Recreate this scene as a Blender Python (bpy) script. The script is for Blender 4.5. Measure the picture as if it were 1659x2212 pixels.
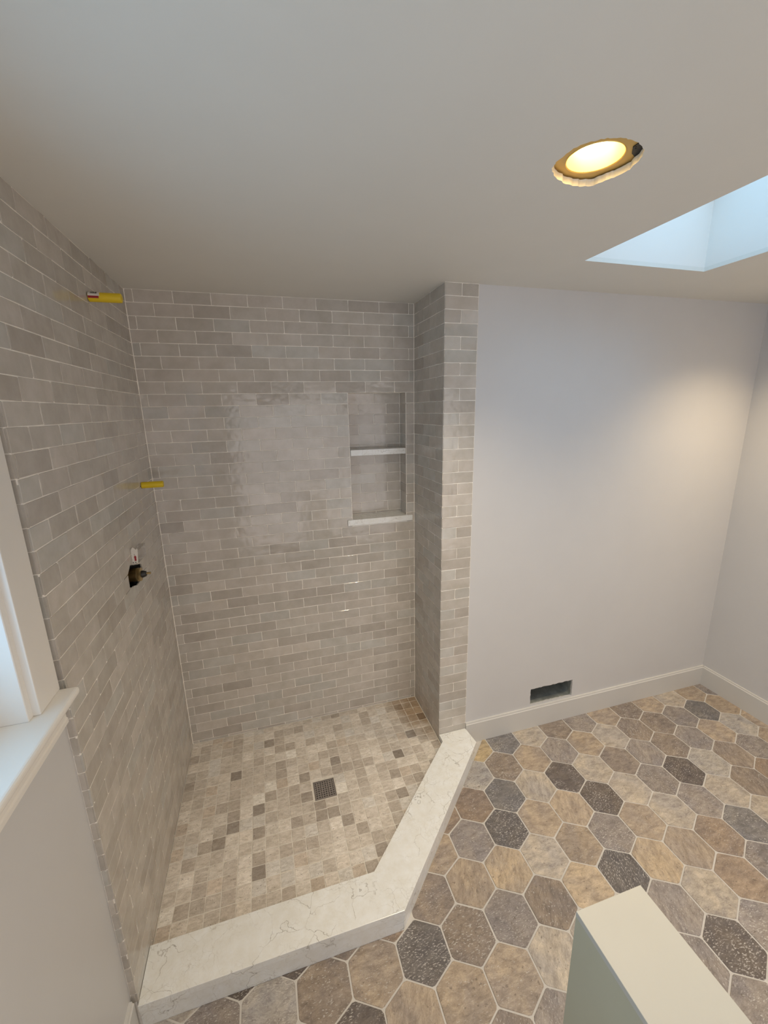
import bpy, bmesh, math, random
from mathutils import Matrix, Vector

C = bpy.context.scene.collection
for o in list(bpy.data.objects):
    bpy.data.objects.remove(o)

# ------------------------------------------------------------------ camera, sky, exposure
cam_d = bpy.data.cameras.new('camera')
cam = bpy.data.objects.new('camera', cam_d)
C.objects.link(cam)
cam.location = (0.5383, -2.2975, 1.8853)
cam.rotation_euler = (1.3308, 0.0197, -0.2844)
cam_d.sensor_fit = 'VERTICAL'
cam_d.sensor_height = 36.0
cam_d.lens = 36.0 * 899.26 / 2212.0
cam_d.clip_start = 0.02
bpy.context.scene.camera = cam

SKY = 3.5
w = bpy.data.worlds.new('sky')
bpy.context.scene.world = w
w.use_nodes = True
bg = w.node_tree.nodes['Background']
bg.inputs[0].default_value = (0.40, 0.70, 1.0, 1)
bg.inputs[1].default_value = SKY

sc = bpy.context.scene
sc.view_settings.view_transform = 'Standard'
sc.view_settings.look = 'None'
sc.view_settings.gamma = 1.0
sc.view_settings.use_curve_mapping = False
sc.view_settings.exposure = 0.54
sc.cycles.max_bounces = 10
sc.cycles.diffuse_bounces = 6
sc.cycles.sample_clamp_indirect = 6.0
sc.cycles.use_denoising = True

LAMP_W = 35.0          # each recessed ceiling lamp
LAMP_COL = (1.0, 0.885, 0.74)

# ------------------------------------------------------------------ measured room
H = 2.44               # ceiling
XR = 1.3892            # tiled return wall
YF = -0.4028           # tiled end face / drywall plane
WE = 0.1699            # width of the tiled end face
ZC = 0.0352            # top of the curb
ZH = -0.0742           # hexagon floor
XW = XR + 2.0469       # right wall
YB = -3.3              # wall behind the camera
XL = -0.02             # painted part of the left wall
YE = -1.166            # front edge of the tiled left wall
ROW0, ROW = 0.0555, 0.0578

def lin(c):
    c = c / 255.0
    return c / 12.92 if c <= 0.04045 else ((c + 0.055) / 1.055) ** 2.4
def srgb(r, g, b, k=1.0):
    return (min(lin(r) * k, 0.95), min(lin(g) * k, 0.95), min(lin(b) * k, 0.95), 1.0)

# ------------------------------------------------------------------ materials
def new_mat(name):
    m = bpy.data.materials.new(name)
    m.use_nodes = True
    nt = m.node_tree
    nt.nodes.clear()
    out = nt.nodes.new('ShaderNodeOutputMaterial')
    p = nt.nodes.new('ShaderNodeBsdfPrincipled')
    nt.links.new(p.outputs[0], out.inputs[0])
    return m, nt, p
def N(nt, typ, **kw):
    n = nt.nodes.new(typ)
    for k, v in kw.items():
        if k.startswith('i_'):
            key = k[2:]
            n.inputs[int(key) if key.isdigit() else key].default_value = v
        else:
            setattr(n, k, v)
    return n
def mix(nt, fac, a, b, mode='MIX'):
    n = nt.nodes.new('ShaderNodeMix')
    n.data_type = 'RGBA'
    n.blend_type = mode
    for s, v in ((n.inputs[0], fac), (n.inputs[6], a), (n.inputs[7], b)):
        if hasattr(v, 'is_output') or isinstance(v, bpy.types.NodeSocket):
            nt.links.new(v, s)
        else:
            s.default_value = v
    return n.outputs[2]
def ramp(nt, src, p0, p1, c0=(0, 0, 0, 1), c1=(1, 1, 1, 1)):
    r = nt.nodes.new('ShaderNodeValToRGB')
    r.color_ramp.elements[0].position = p0
    r.color_ramp.elements[1].position = p1
    r.color_ramp.elements[0].color = c0
    r.color_ramp.elements[1].color = c1
    nt.links.new(src, r.inputs[0])
    return r.outputs[0]
def math_n(nt, op, a, b=0.0, c=None):
    n = nt.nodes.new('ShaderNodeMath')
    n.operation = op
    for i, v in enumerate((a, b) if c is None else (a, b, c)):
        if isinstance(v, bpy.types.NodeSocket):
            nt.links.new(v, n.inputs[i])
        else:
            n.inputs[i].default_value = v
    return n.outputs[0]
def noise(nt, vec, scale, detail=4.0, rough=0.55, dist=0.0):
    n = N(nt, 'ShaderNodeTexNoise')
    n.inputs['Scale'].default_value = scale
    n.inputs['Detail'].default_value = detail
    n.inputs['Roughness'].default_value = rough
    n.inputs['Distortion'].default_value = dist
    if vec is not None:
        nt.links.new(vec, n.inputs['Vector'])
    return n.outputs[0]
def bump(nt, p, h, strength, dist):
    b = N(nt, 'ShaderNodeBump')
    b.inputs['Strength'].default_value = strength
    b.inputs['Distance'].default_value = dist
    nt.links.new(h, b.inputs['Height'])
    nt.links.new(b.outputs[0], p.inputs['Normal'])
def world_pos(nt):
    return N(nt, 'ShaderNodeNewGeometry').outputs['Position']
def piece_pos(nt, seed_amp=37.0):
    """object-space position of a piece, moved to another patch of the grain for every piece"""
    tc = N(nt, 'ShaderNodeTexCoord')
    oi = N(nt, 'ShaderNodeObjectInfo')
    v = N(nt, 'ShaderNodeVectorMath', operation='SCALE')
    cmb = N(nt, 'ShaderNodeCombineXYZ')
    nt.links.new(oi.outputs['Random'], cmb.inputs[0])
    nt.links.new(math_n(nt, 'FRACT', math_n(nt, 'MULTIPLY', oi.outputs['Random'], 17.3)), cmb.inputs[1])
    nt.links.new(math_n(nt, 'FRACT', math_n(nt, 'MULTIPLY', oi.outputs['Random'], 91.7)), cmb.inputs[2])
    nt.links.new(cmb.outputs[0], v.inputs[0])
    v.inputs['Scale'].default_value = seed_amp
    a = N(nt, 'ShaderNodeVectorMath', operation='ADD')
    nt.links.new(tc.outputs['Object'], a.inputs[0])
    nt.links.new(v.outputs[0], a.inputs[1])
    return a.outputs[0]
def tint(nt, joined):
    """colour and speckle amount of a piece: object colour, or the colour attribute of a joined mesh"""
    if joined:
        a = N(nt, 'ShaderNodeAttribute', attribute_name='tint')
        return a.outputs['Color'], a.outputs['Alpha']
    o = N(nt, 'ShaderNodeObjectInfo')
    return o.outputs['Color'], o.outputs['Alpha']

def m_plain(name, col, rough=0.5, metal=0.0, spec=0.5, bump_s=0.0, bump_scale=120, var=0.0, vscale=6):
    m, nt, p = new_mat(name)
    pos = world_pos(nt)
    p.inputs['Roughness'].default_value = rough
    p.inputs['Metallic'].default_value = metal
    p.inputs['Specular IOR Level'].default_value = spec
    n = noise(nt, pos, vscale, 5)
    c = mix(nt, ramp(nt, n, 0.3, 0.7), tuple(x * (1 - var) for x in col[:3]) + (1,), tuple(min(1, x * (1 + var)) for x in col[:3]) + (1,))
    nt.links.new(c, p.inputs['Base Color'])
    if bump_s:
        bump(nt, p, noise(nt, pos, bump_scale, 3), bump_s, 0.002)
    return m

def m_zellige(name, joined=False):
    m, nt, p = new_mat(name)
    pos = world_pos(nt)
    col, _ = tint(nt, joined)
    # glaze pooling: soft cloudy tone inside a tile
    n1 = noise(nt, pos, 14, 4, 0.6)
    c = mix(nt, ramp(nt, n1, 0.35, 0.7), (0.90, 0.89, 0.87, 1), (1.06, 1.06, 1.07, 1))
    c = mix(nt, 1.0, col, c, 'MULTIPLY')
    # small specks in the glaze
    n2 = noise(nt, pos, 160, 2)
    c = mix(nt, math_n(nt, 'MULTIPLY', ramp(nt, n2, 0.70, 0.76), 0.25), c, (0.22, 0.19, 0.16, 1))
    # pale grout haze left on a patch of the back wall, and on some other tiles
    sep = N(nt, 'ShaderNodeSeparateXYZ')
    nt.links.new(pos, sep.inputs[0])
    dx = math_n(nt, 'DIVIDE', math_n(nt, 'SUBTRACT', sep.outputs[0], 0.24), 0.20)
    dz = math_n(nt, 'DIVIDE', math_n(nt, 'SUBTRACT', sep.outputs[2], 1.65), 0.16)
    d = math_n(nt, 'ADD', math_n(nt, 'MULTIPLY', dx, dx), math_n(nt, 'MULTIPLY', dz, dz))
    inside = math_n(nt, 'SUBTRACT', 1.0, d)
    inside.node.use_clamp = True
    haze = math_n(nt, 'MULTIPLY', ramp(nt, noise(nt, pos, 55, 6, 0.7), 0.45, 0.62), inside)
    c = mix(nt, math_n(nt, 'MULTIPLY', haze, 0.35), c, (0.55, 0.53, 0.50, 1))
    nt.links.new(c, p.inputs['Base Color'])
    r = ramp(nt, noise(nt, pos, 30, 3), 0.3, 0.7, (0.07, 0.07, 0.07, 1), (0.14, 0.14, 0.14, 1))
    nt.links.new(r, p.inputs['Roughness'])
    h = math_n(nt, 'ADD', noise(nt, pos, 30, 1, 0.4), math_n(nt, 'MULTIPLY', noise(nt, pos, 95, 1, 0.5), 0.10))
    bump(nt, p, h, 0.22, 0.004)
    p.inputs['Specular IOR Level'].default_value = 0.6
    return m

def m_travertine(name, joined=False, hexa=True):
    m, nt, p = new_mat(name)
    pos = piece_pos(nt) if not joined else world_pos(nt)
    col, spk = tint(nt, joined)
    # bands along the bedding of the stone
    mp = N(nt, 'ShaderNodeMapping')
    mp.inputs['Rotation'].default_value = (0, 0, math.radians(-38))
    mp.inputs['Scale'].default_value = (1.0, 2.4, 1.0)
    nt.links.new(pos, mp.inputs[0])
    sv = mp.outputs[0]
    s = 1.0 if hexa else 1.6
    n1 = noise(nt, sv, 20 * s, 9, 0.72, 0.4)
    n2 = noise(nt, pos, 38 * s, 8, 0.7, 0.2)
    dark = mix(nt, 1.0, col, (0.64, 0.62, 0.62, 1) if hexa else (0.74, 0.71, 0.67, 1), 'MULTIPLY')
    light = mix(nt, 1.0, col, (1.22, 1.21, 1.19, 1) if hexa else (1.14, 1.14, 1.15, 1), 'MULTIPLY')
    c = mix(nt, ramp(nt, n1, 0.34, 0.66), dark, light)
    c = mix(nt, math_n(nt, 'MULTIPLY', ramp(nt, n2, 0.56, 0.72), 0.45), c, dark)
    if hexa:
        n0 = noise(nt, pos, 7.5, 4, 0.6, 0.5)
        c = mix(nt, 1.0, c, ramp(nt, n0, 0.38, 0.62, (0.86, 0.87, 0.91, 1), (1.08, 1.05, 0.98, 1)), 'MULTIPLY')
    # filled pores, pale, more of them where the alpha says so
    vo = N(nt, 'ShaderNodeTexNoise')
    vo.inputs['Scale'].default_value = 105 * s
    vo.inputs['Detail'].default_value = 3
    nt.links.new(sv if hexa else pos, vo.inputs['Vector'])
    thr = math_n(nt, 'SUBTRACT', vo.outputs[0], math_n(nt, 'SUBTRACT', 0.675, math_n(nt, 'MULTIPLY', spk, 0.11)))
    k = math_n(nt, 'MULTIPLY', thr, 22.0)
    k.node.use_clamp = True
    n3 = noise(nt, pos, 12 * s, 2)
    k = math_n(nt, 'MULTIPLY', k, ramp(nt, n3, 0.30, 0.55))
    c = mix(nt, math_n(nt, 'MULTIPLY', k, 0.75), c, (0.56, 0.53, 0.50, 1))
    # open pits, dark
    pit = math_n(nt, 'MULTIPLY', ramp(nt, noise(nt, pos, 75 * s, 4, 0.6), 0.63, 0.68), 0.6)
    c = mix(nt, pit, c, (0.13, 0.10, 0.08, 1))
    if not hexa:
        # brown water stain in the back corner of the shower pan
        wp = world_pos(nt)
        sep = N(nt, 'ShaderNodeSeparateXYZ')
        nt.links.new(wp, sep.inputs[0])
        wob = math_n(nt, 'MULTIPLY', math_n(nt, 'SUBTRACT', noise(nt, wp, 16, 5), 0.5), 0.9)
        dx = math_n(nt, 'DIVIDE', math_n(nt, 'SUBTRACT', sep.outputs[0], 1.40), 0.24)
        dy = math_n(nt, 'DIVIDE', math_n(nt, 'SUBTRACT', sep.outputs[1], -0.06), 0.36)
        d = math_n(nt, 'SQRT', math_n(nt, 'ADD', math_n(nt, 'MULTIPLY', dx, dx), math_n(nt, 'MULTIPLY', dy, dy)))
        st = ramp(nt, math_n(nt, 'ADD', d, wob), 0.45, 1.05, (1, 1, 1, 1), (0, 0, 0, 1))
        c = mix(nt, math_n(nt, 'MULTIPLY', st, 0.85), c, mix(nt, 1.0, c, (0.50, 0.38, 0.26, 1), 'MULTIPLY'))
    gr = ramp(nt, noise(nt, sv, 170 * s, 5, 0.75), 0.30, 0.70, (0.80, 0.79, 0.78, 1), (1.16, 1.16, 1.15, 1))
    c = mix(nt, 1.0, c, gr, 'MULTIPLY')
    nt.links.new(c, p.inputs['Base Color'])
    p.inputs['Roughness'].default_value = 0.5
    p.inputs['Specular IOR Level'].default_value = 0.4
    bump(nt, p, math_n(nt, 'ADD', n2, math_n(nt, 'MULTIPLY', vo.outputs[0], 0.4)), 0.35, 0.003)
    return m

def m_marble(name, base, warm):
    m, nt, p = new_mat(name)
    pos = world_pos(nt)
    wv = N(nt, 'ShaderNodeTexNoise')
    wv.inputs['Scale'].default_value = 9
    wv.inputs['Detail'].default_value = 6
    nt.links.new(pos, wv.inputs['Vector'])
    off = N(nt, 'ShaderNodeVectorMath', operation='MULTIPLY_ADD')
    nt.links.new(wv.outputs['Color'], off.inputs[0])
    off.inputs[1].default_value = (0.16, 0.16, 0.16)
    nt.links.new(pos, off.inputs[2])
    c = mix(nt, ramp(nt, noise(nt, pos, 22, 7, 0.65), 0.35, 0.68), warm, base)
    for sc_, wid, amt, col, seed in ((7.5, 0.011, 0.70, (0.22, 0.19, 0.15, 1), 0.31), (19.0, 0.022, 0.50, (0.34, 0.31, 0.26, 1), 3.7), (42.0, 0.045, 0.26, (0.42, 0.38, 0.31, 1), 7.9)):
        mp = N(nt, 'ShaderNodeMapping')
        mp.inputs['Location'].default_value = (seed, seed * 2, seed * 3)
        nt.links.new(off.outputs[0], mp.inputs[0])
        v = N(nt, 'ShaderNodeTexVoronoi', feature='DISTANCE_TO_EDGE')
        v.inputs['Scale'].default_value = sc_
        nt.links.new(mp.outputs[0], v.inputs['Vector'])
        line = ramp(nt, v.outputs['Distance'], 0.0, wid, (1, 1, 1, 1), (0, 0, 0, 1))
        patch = ramp(nt, noise(nt, mp.outputs[0], 7, 5, 0.6), 0.47, 0.60)
        c = mix(nt, math_n(nt, 'MULTIPLY', math_n(nt, 'MULTIPLY', line, patch), amt), c, col)
    nt.links.new(c, p.inputs['Base Color'])
    p.inputs['Roughness'].default_value = 0.22
    return m

def m_emit(name, col, strength):
    m, nt, p = new_mat(name)
    p.inputs['Base Color'].default_value = (0.8, 0.75, 0.6, 1)
    p.inputs['Emission Color'].default_value = tuple(col) + (1,)
    p.inputs['Emission Strength'].default_value = strength
    return m
def m_glass(name, trans=0.9):
    m = bpy.data.materials.new(name)
    m.use_nodes = True
    nt = m.node_tree
    nt.nodes.clear()
    out = nt.nodes.new('ShaderNodeOutputMaterial')
    t = N(nt, 'ShaderNodeBsdfTransparent')
    t.inputs[0].default_value = (trans, trans, trans, 1) if isinstance(trans, float) else trans + (1,)
    g = N(nt, 'ShaderNodeBsdfGlossy')
    g.inputs['Roughness'].default_value = 0.02
    lw = N(nt, 'ShaderNodeLayerWeight')
    fac = math_n(nt, 'MULTIPLY_ADD', math_n(nt, 'POWER', lw.outputs['Facing'], 4.0), 0.9, 0.03)
    ms = N(nt, 'ShaderNodeMixShader')
    nt.links.new(fac, ms.inputs[0])
    nt.links.new(t.outputs[0], ms.inputs[1])
    nt.links.new(g.outputs[0], ms.inputs[2])
    nt.links.new(ms.outputs[0], out.inputs[0])
    return m

M = {}
M['ceiling'] = m_plain('ceiling_paint', (0.73, 0.715, 0.66, 1), 0.6, bump_s=0.05, var=0.01)
M['paint'] = m_plain('wall_paint', (0.61, 0.605, 0.605, 1), 0.36, spec=0.45, bump_s=0.06, var=0.01)
M['trim'] = m_plain('trim_paint', (0.80, 0.77, 0.72, 1), 0.35, var=0.01)
M['base'] = m_plain('baseboard_paint', (0.62, 0.61, 0.585, 1), 0.35, var=0.01)
M['gypsum_lamplit'] = m_plain('gypsum_lamplit', (0.78, 0.60, 0.32, 1), 0.9, var=0.12, vscale=90, bump_s=0.5)  # cut board edge, the lamp's golden light put into its colour
M['green'] = m_plain('green_board', (0.47, 0.45, 0.33, 1), 0.75, var=0.03)
M['cream'] = m_plain('cream_board', (0.50, 0.485, 0.43, 1), 0.6, var=0.02, bump_s=0.06, bump_scale=40)
M['grout'] = m_plain('wall_grout', (0.90, 0.86, 0.79, 1), 0.85, var=0.06, vscale=40)
M['grout_pan'] = m_plain('pan_grout', (0.72, 0.68, 0.61, 1), 0.85, var=0.10, vscale=30)
M['grout_hex'] = m_plain('floor_grout', (0.58, 0.555, 0.52, 1), 0.85, var=0.06, vscale=30)
M['tile'] = m_zellige('zellige')
M['tile_j'] = m_zellige('zellige_joined', True)
M['hex'] = m_travertine('travertine')
M['hex_j'] = m_travertine('travertine_joined', True)
M['mos'] = m_travertine('tumbled_travertine', False, False)
M['mos_j'] = m_travertine('tumbled_travertine_joined', True, False)
M['marble'] = m_marble('curb_marble', (0.86, 0.88, 0.88, 1), (0.79, 0.79, 0.75, 1))
M['steel'] = m_plain('brushed_steel', (0.42, 0.39, 0.37, 1), 0.38, metal=0.9, var=0.05, vscale=60)
M['dark'] = m_plain('inner_shade', (0.012, 0.011, 0.010, 1), 0.9)  # near-black, shade inside the drain and duct put into the colour
M['galv'] = m_plain('galvanised', (0.40, 0.42, 0.40, 1), 0.5, metal=0.4, var=0.25, vscale=22)
M['brass'] = m_plain('aged_brass', (0.22, 0.14, 0.05, 1), 0.36, metal=0.85, var=0.2, vscale=60)
M['brass_ring'] = m_plain('bright_brass', (0.48, 0.36, 0.17, 1), 0.3, metal=0.9, var=0.1, vscale=60)
M['black'] = m_plain('black_plastic', (0.02, 0.018, 0.017, 1), 0.45)
M['yellow'] = m_plain('yellow_plastic', (0.72, 0.52, 0.015, 1), 0.42, var=0.05)
M['white'] = m_plain('white_sticker', (0.72, 0.68, 0.62, 1), 0.6, var=0.04, vscale=60)
M['red'] = m_plain('red_print', (0.30, 0.012, 0.02, 1), 0.5)
M['print'] = m_plain('black_print', (0.02, 0.02, 0.02, 1), 0.6)
M['gold_glow'] = m_plain('lamplit_plate', (0.74, 0.50, 0.16, 1), 0.45, metal=0.35, var=0.05)  # gold of the lamp's glow put into the housing plate colour
M['reflector'] = m_plain('reflector', (0.90, 0.80, 0.42, 1), 0.35, metal=0.3, var=0.02)
M['bulb'] = m_emit('bulb_glow', (1.0, 0.72, 0.30), 9.0)
M['glass'] = m_glass('window_glass', 0.80)
M['glass_sky'] = m_glass('tinted_skylight_glass', 0.78)
M['glass_fill'] = m_glass('warm_fill_glass', (0.97, 0.705, 0.585))  # warm tint sets the colour of the added fill light
M['plastic'] = m_glass('clear_plastic', 0.975)
M['caulk'] = m_plain('caulk', (0.55, 0.49, 0.37, 1), 0.7, var=0.1, vscale=60)

# ------------------------------------------------------------------ mesh helpers
def link(name, me, mat=None, parent=None, mats=None):
    o = bpy.data.objects.new(name, me)
    C.objects.link(o)
    if mat is not None and not me.materials:
        me.materials.append(mat)
    if parent is not None:
        o.parent = parent
    return o
def from_bm(name, bm, mat=None, parent=None, smooth=False):
    me = bpy.data.meshes.new(name)
    bmesh.ops.recalc_face_normals(bm, faces=bm.faces)
    if smooth:
        for f in bm.faces:
            f.smooth = True
    bm.to_mesh(me)
    bm.free()
    return link(name, me, mat, parent)
def bm_box(bm, x0, x1, y0, y1, z0, z1):
    vs = [bm.verts.new((x, y, z)) for z in (z0, z1) for x, y in ((x0, y0), (x1, y0), (x1, y1), (x0, y1))]
    fs = [(0, 3, 2, 1), (4, 5, 6, 7), (0, 1, 5, 4), (1, 2, 6, 5), (2, 3, 7, 6), (3, 0, 4, 7)]
    return [bm.faces.new([vs[i] for i in f]) for f in fs]
def box(name, x0, x1, y0, y1, z0, z1, mat, parent=None, bevel=0.0, seg=2):
    bm = bmesh.new()
    bm_box(bm, x0, x1, y0, y1, z0, z1)
    if bevel:
        bmesh.ops.bevel(bm, geom=list(bm.edges), offset=bevel, segments=seg, affect='EDGES', profile=0.6)
    return from_bm(name, bm, mat, parent)
def slab(name, outer, holes, mapping, thick, mat, parent=None):
    """flat board with real holes: outline and holes in (u, v); mapping (u, v, w) -> xyz, w in 0..thick"""
    cu = bpy.data.curves.new(name + '_outline', 'CURVE')
    cu.dimensions = '2D'
    cu.fill_mode = 'BOTH'
    cu.extrude = 0.5
    for loop in [outer] + holes:
        sp = cu.splines.new('POLY')
        sp.points.add(len(loop) - 1)
        for p_, (u, v) in zip(sp.points, loop):
            p_.co = (u, v, 0, 1)
        sp.use_cyclic_u = True
    ob = bpy.data.objects.new('outline', cu)
    C.objects.link(ob)
    dg = bpy.context.evaluated_depsgraph_get()
    me = bpy.data.meshes.new_from_object(ob.evaluated_get(dg), depsgraph=dg)
    bpy.data.objects.remove(ob)
    bpy.data.curves.remove(cu)
    bm = bmesh.new()
    bm.from_mesh(me)
    bpy.data.meshes.remove(me)
    bmesh.ops.remove_doubles(bm, verts=bm.verts, dist=1e-6)
    for v in bm.verts:
        v.co = Vector(mapping(v.co.x, v.co.y, (v.co.z + 0.5) * thick))
    for f in bm.faces:
        f.smooth = False
        f.material_index = 0
    return from_bm(name, bm, mat, parent)
def rect(u0, u1, v0, v1):
    return [(u0, v0), (u1, v0), (u1, v1), (u0, v1)]
def prism(name, poly, z0, z1, mat, parent=None, bevel=0.0):
    bm = bmesh.new()
    a = [bm.verts.new((x, y, z0)) for x, y in poly]
    b = [bm.verts.new((x, y, z1)) for x, y in poly]
    n = len(poly)
    bm.faces.new(list(reversed(a)))
    bm.faces.new(b)
    for i in range(n):
        bm.faces.new([a[i], a[(i + 1) % n], b[(i + 1) % n], b[i]])
    if bevel:
        bmesh.ops.bevel(bm, geom=list(bm.edges), offset=bevel, segments=2, affect='EDGES', profile=0.6)
    return from_bm(name, bm, mat, parent)
def lathe(name, prof, axis, origin, mat, parent=None, seg=32, smooth=True, cap0=False, cap1=False):
    """prof: list of (t along axis, radius)"""
    bm = bmesh.new()
    ax = Vector(axis).normalized()
    u = ax.orthogonal().normalized()
    v = ax.cross(u)
    rings = []
    for t, r in prof:
        rings.append([bm.verts.new(Vector(origin) + ax * t + (u * math.cos(a) + v * math.sin(a)) * r)
                      for a in (2 * math.pi * i / seg for i in range(seg))])
    for A, B in zip(rings, rings[1:]):
        for i in range(seg):
            bm.faces.new([A[i], A[(i + 1) % seg], B[(i + 1) % seg], B[i]])
    if cap0:
        bm.faces.new(list(reversed(rings[0])))
    if cap1:
        bm.faces.new(rings[-1])
    o = from_bm(name, bm, mat, parent, smooth)
    if smooth:
        for pl in o.data.polygons:
            pl.use_smooth = len(pl.vertices) == 4
        o.data.set_sharp_from_angle(angle=math.radians(35))
    return o
def cyl_patch(name, axis_pt, x0, x1, r, a0, a1, mat, parent, t=0.0006, seg=10):
    """thin curved sheet on a pipe that runs along x (angle 0 = towards -y, 90 = up)"""
    bm = bmesh.new()
    g = []
    for rr in (r, r + t):
        row = []
        for i in range(seg + 1):
            a = math.radians(a0 + (a1 - a0) * i / seg)
            y, z = axis_pt[1] - math.cos(a) * rr, axis_pt[2] + math.sin(a) * rr
            row.append((bm.verts.new((x0, y, z)), bm.verts.new((x1, y, z))))
        g.append(row)
    for k, row in enumerate(g):
        for A, B in zip(row, row[1:]):
            bm.faces.new([A[0], A[1], B[1], B[0]])
    for s in (0, 1):
        for A, B, A2, B2 in zip(g[0], g[0][1:], g[1], g[1][1:]):
            bm.faces.new([A[s], B[s], B2[s], A2[s]])
    for e in (0, -1):
        bm.faces.new([g[0][e][0], g[0][e][1], g[1][e][1], g[1][e][0]])
    return from_bm(name, bm, mat, parent)
def thing(name, label, cat, loc=(0, 0, 0), group=None):
    o = bpy.data.objects.new(name, None)
    o.empty_display_size = 0.05
    C.objects.link(o)
    o.location = loc
    o['label'] = label
    o['category'] = cat
    if group:
        o['group'] = group
    return o
def structure(o):
    o['kind'] = 'structure'
    return o
def keep(o, parent):
    """parent without moving: meshes are laid out in room coordinates"""
    o.parent = parent
    o.matrix_parent_inverse = Matrix.Translation(parent.location).inverted()
    return o

# ------------------------------------------------------------------ tile pieces
def rounded_outline(w_, h_, rng, cr, jit):
    """12 points: two per corner, one per side, slightly wavy"""
    a, b = w_ / 2, h_ / 2
    pts = [(-a + cr, -b), (0, -b), (a - cr, -b), (a, -b + cr), (a, 0), (a, b - cr), (a - cr, b), (0, b), (-a + cr, b), (-a, b - cr), (-a, 0), (-a, -b + cr)]
    return [(x + rng.uniform(-jit, jit), y + rng.uniform(-jit, jit)) for x, y in pts]
def piece_bm(bm, poly, depth, bev, M4=None, rng=None, wob=0.0):
    """piece with rim: poly (u, v) ccw; top at w = 0, sides down to -depth, edge eased by bev"""
    n = len(poly)
    cx = sum(p[0] for p in poly) / n
    cy = sum(p[1] for p in poly) / n
    tf = (lambda c: M4 @ Vector(c)) if M4 is not None else Vector
    def ring(inset, z):
        out = []
        for i in range(n):
            x, y = poly[i]
            dx, dy = cx - x, cy - y
            L = math.hypot(dx, dy) or 1
            k = min(inset / L * 1.25, 0.5)
            zz = z + (rng.uniform(-wob, wob) if (rng and wob and z == 0) else 0)
            out.append(bm.verts.new(tf((x + dx * k, y + dy * k, zz))))
        return out
    r0, r1, r2 = ring(0, -depth), ring(0, -bev), ring(bev, 0)
    fs = []
    for A, B in ((r0, r1), (r1, r2)):
        for i in range(n):
            fs.append(bm.faces.new([A[i], A[(i + 1) % n], B[(i + 1) % n], B[i]]))
    fs.append(bm.faces.new(r2))
    return fs
def piece_mesh(name, poly, depth, bev, mat, rng=None, wob=0.0):
    me = bpy.data.meshes.new(name)
    bm = bmesh.new()
    piece_bm(bm, poly, depth, bev, None, rng, wob)
    bmesh.ops.recalc_face_normals(bm, faces=bm.faces)
    bm.to_mesh(me)
    bm.free()
    me.materials.append(mat)
    return me
def joined(name, items, mat, parent):
    """items: (poly, matrix, colour rgba, depth, bevel) -> one stuff mesh with a colour attribute"""
    bm = bmesh.new()
    lay = bm.loops.layers.float_color.new('tint')
    for poly, M4, col, depth, bev in items:
        for f in piece_bm(bm, poly, depth, bev, M4):
            for l in f.loops:
                l[lay] = col
    o = from_bm(name, bm, mat, parent)
    o['kind'] = 'stuff'
    return o

rng = random.Random(7)
TW = 0.1655
# shared shapes of the glazed wall tile, full width, and one set for cut pieces
def pool(w_, h_, n, seed, cr=0.003, jit=0.0007):
    r = random.Random(seed)
    return [piece_mesh('wall_tile', rounded_outline(w_, h_, r, r.uniform(0.0007, 0.0018) if r.random() < 0.8 else 0.004, jit), 0.005, 0.0009, M['tile'], r, 0.0003) for _ in range(n)]
FULL_W = TW - 0.0028
POOL_FULL = pool(FULL_W, 1.0 * (ROW - 0.0028), 14, 1)
HALF_W = FULL_W / 2
POOL_HALF = pool(HALF_W, 1.0 * (ROW - 0.0028), 8, 2)
SMALL_W = 0.05
POOL_SMALL = pool(SMALL_W, 1.0 * (ROW - 0.0028), 6, 3)
TILE_K = 1.75
def tile_colour(r):
    base = r.choice([(151, 145, 136), (150, 144, 135), (148, 142, 133), (154, 147, 138), (150, 147, 140), (155, 148, 139), (144, 137, 128)])
    f = r.gauss(0, 2.2)
    gm = sum(base) / 3
    base = [gm + (q - gm) * 0.75 for q in base]
    return srgb(base[0] + f, base[1] + f, base[2] + f, TILE_K)

def lay_rows(rows, joints, u_lim, holes, r):
    """rectangles (u0, u1, v0, v1) of a running bond wall, cut around rectangular holes"""
    out = []
    for k, (v0, v1) in enumerate(rows):
        js = sorted(j for j in joints(k) if u_lim[0] + 0.004 < j < u_lim[1] - 0.004)
        ed = [u_lim[0]] + js + [u_lim[1]]
        for a, b in zip(ed, ed[1:]):
            parts = [(a, b)]
            for (h0, h1, g0, g1) in holes:
                if v1 - 0.012 > g0 and v0 + 0.012 < g1:
                    nxt = []
                    for (p, q) in parts:
                        if q <= h0 or p >= h1:
                            nxt.append((p, q))
                        else:
                            if p < h0 - 0.004:
                                nxt.append((p, h0))
                            if q > h1 + 0.004:
                                nxt.append((h1, q))
                    parts = nxt
            for (p, q) in parts:
                if any(v1 - 0.012 > h[2] and v0 + 0.012 < h[3] and p >= h[1] - 1e-6 and u_lim[1] - h[1] < 0.08 for h in holes):
                    if any(o_[0] >= holes[0][1] - 1e-6 and o_[2] == v0 for o_ in out):
                        continue
                    p, q = holes[0][1], u_lim[1]          # one cut piece fills the strip beside the niche
                if q - p > 0.007:
                    out.append((p, q, v0, v1))
    return out
def rows_down(z_bottom):
    rows = [(H - ROW0, H - 0.0005)]
    z = H - ROW0
    while z > z_bottom + 0.01:
        rows.append((max(z - ROW, z_bottom), z))
        z -= ROW
    return rows
CAMP = Vector(cam.location)
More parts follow.
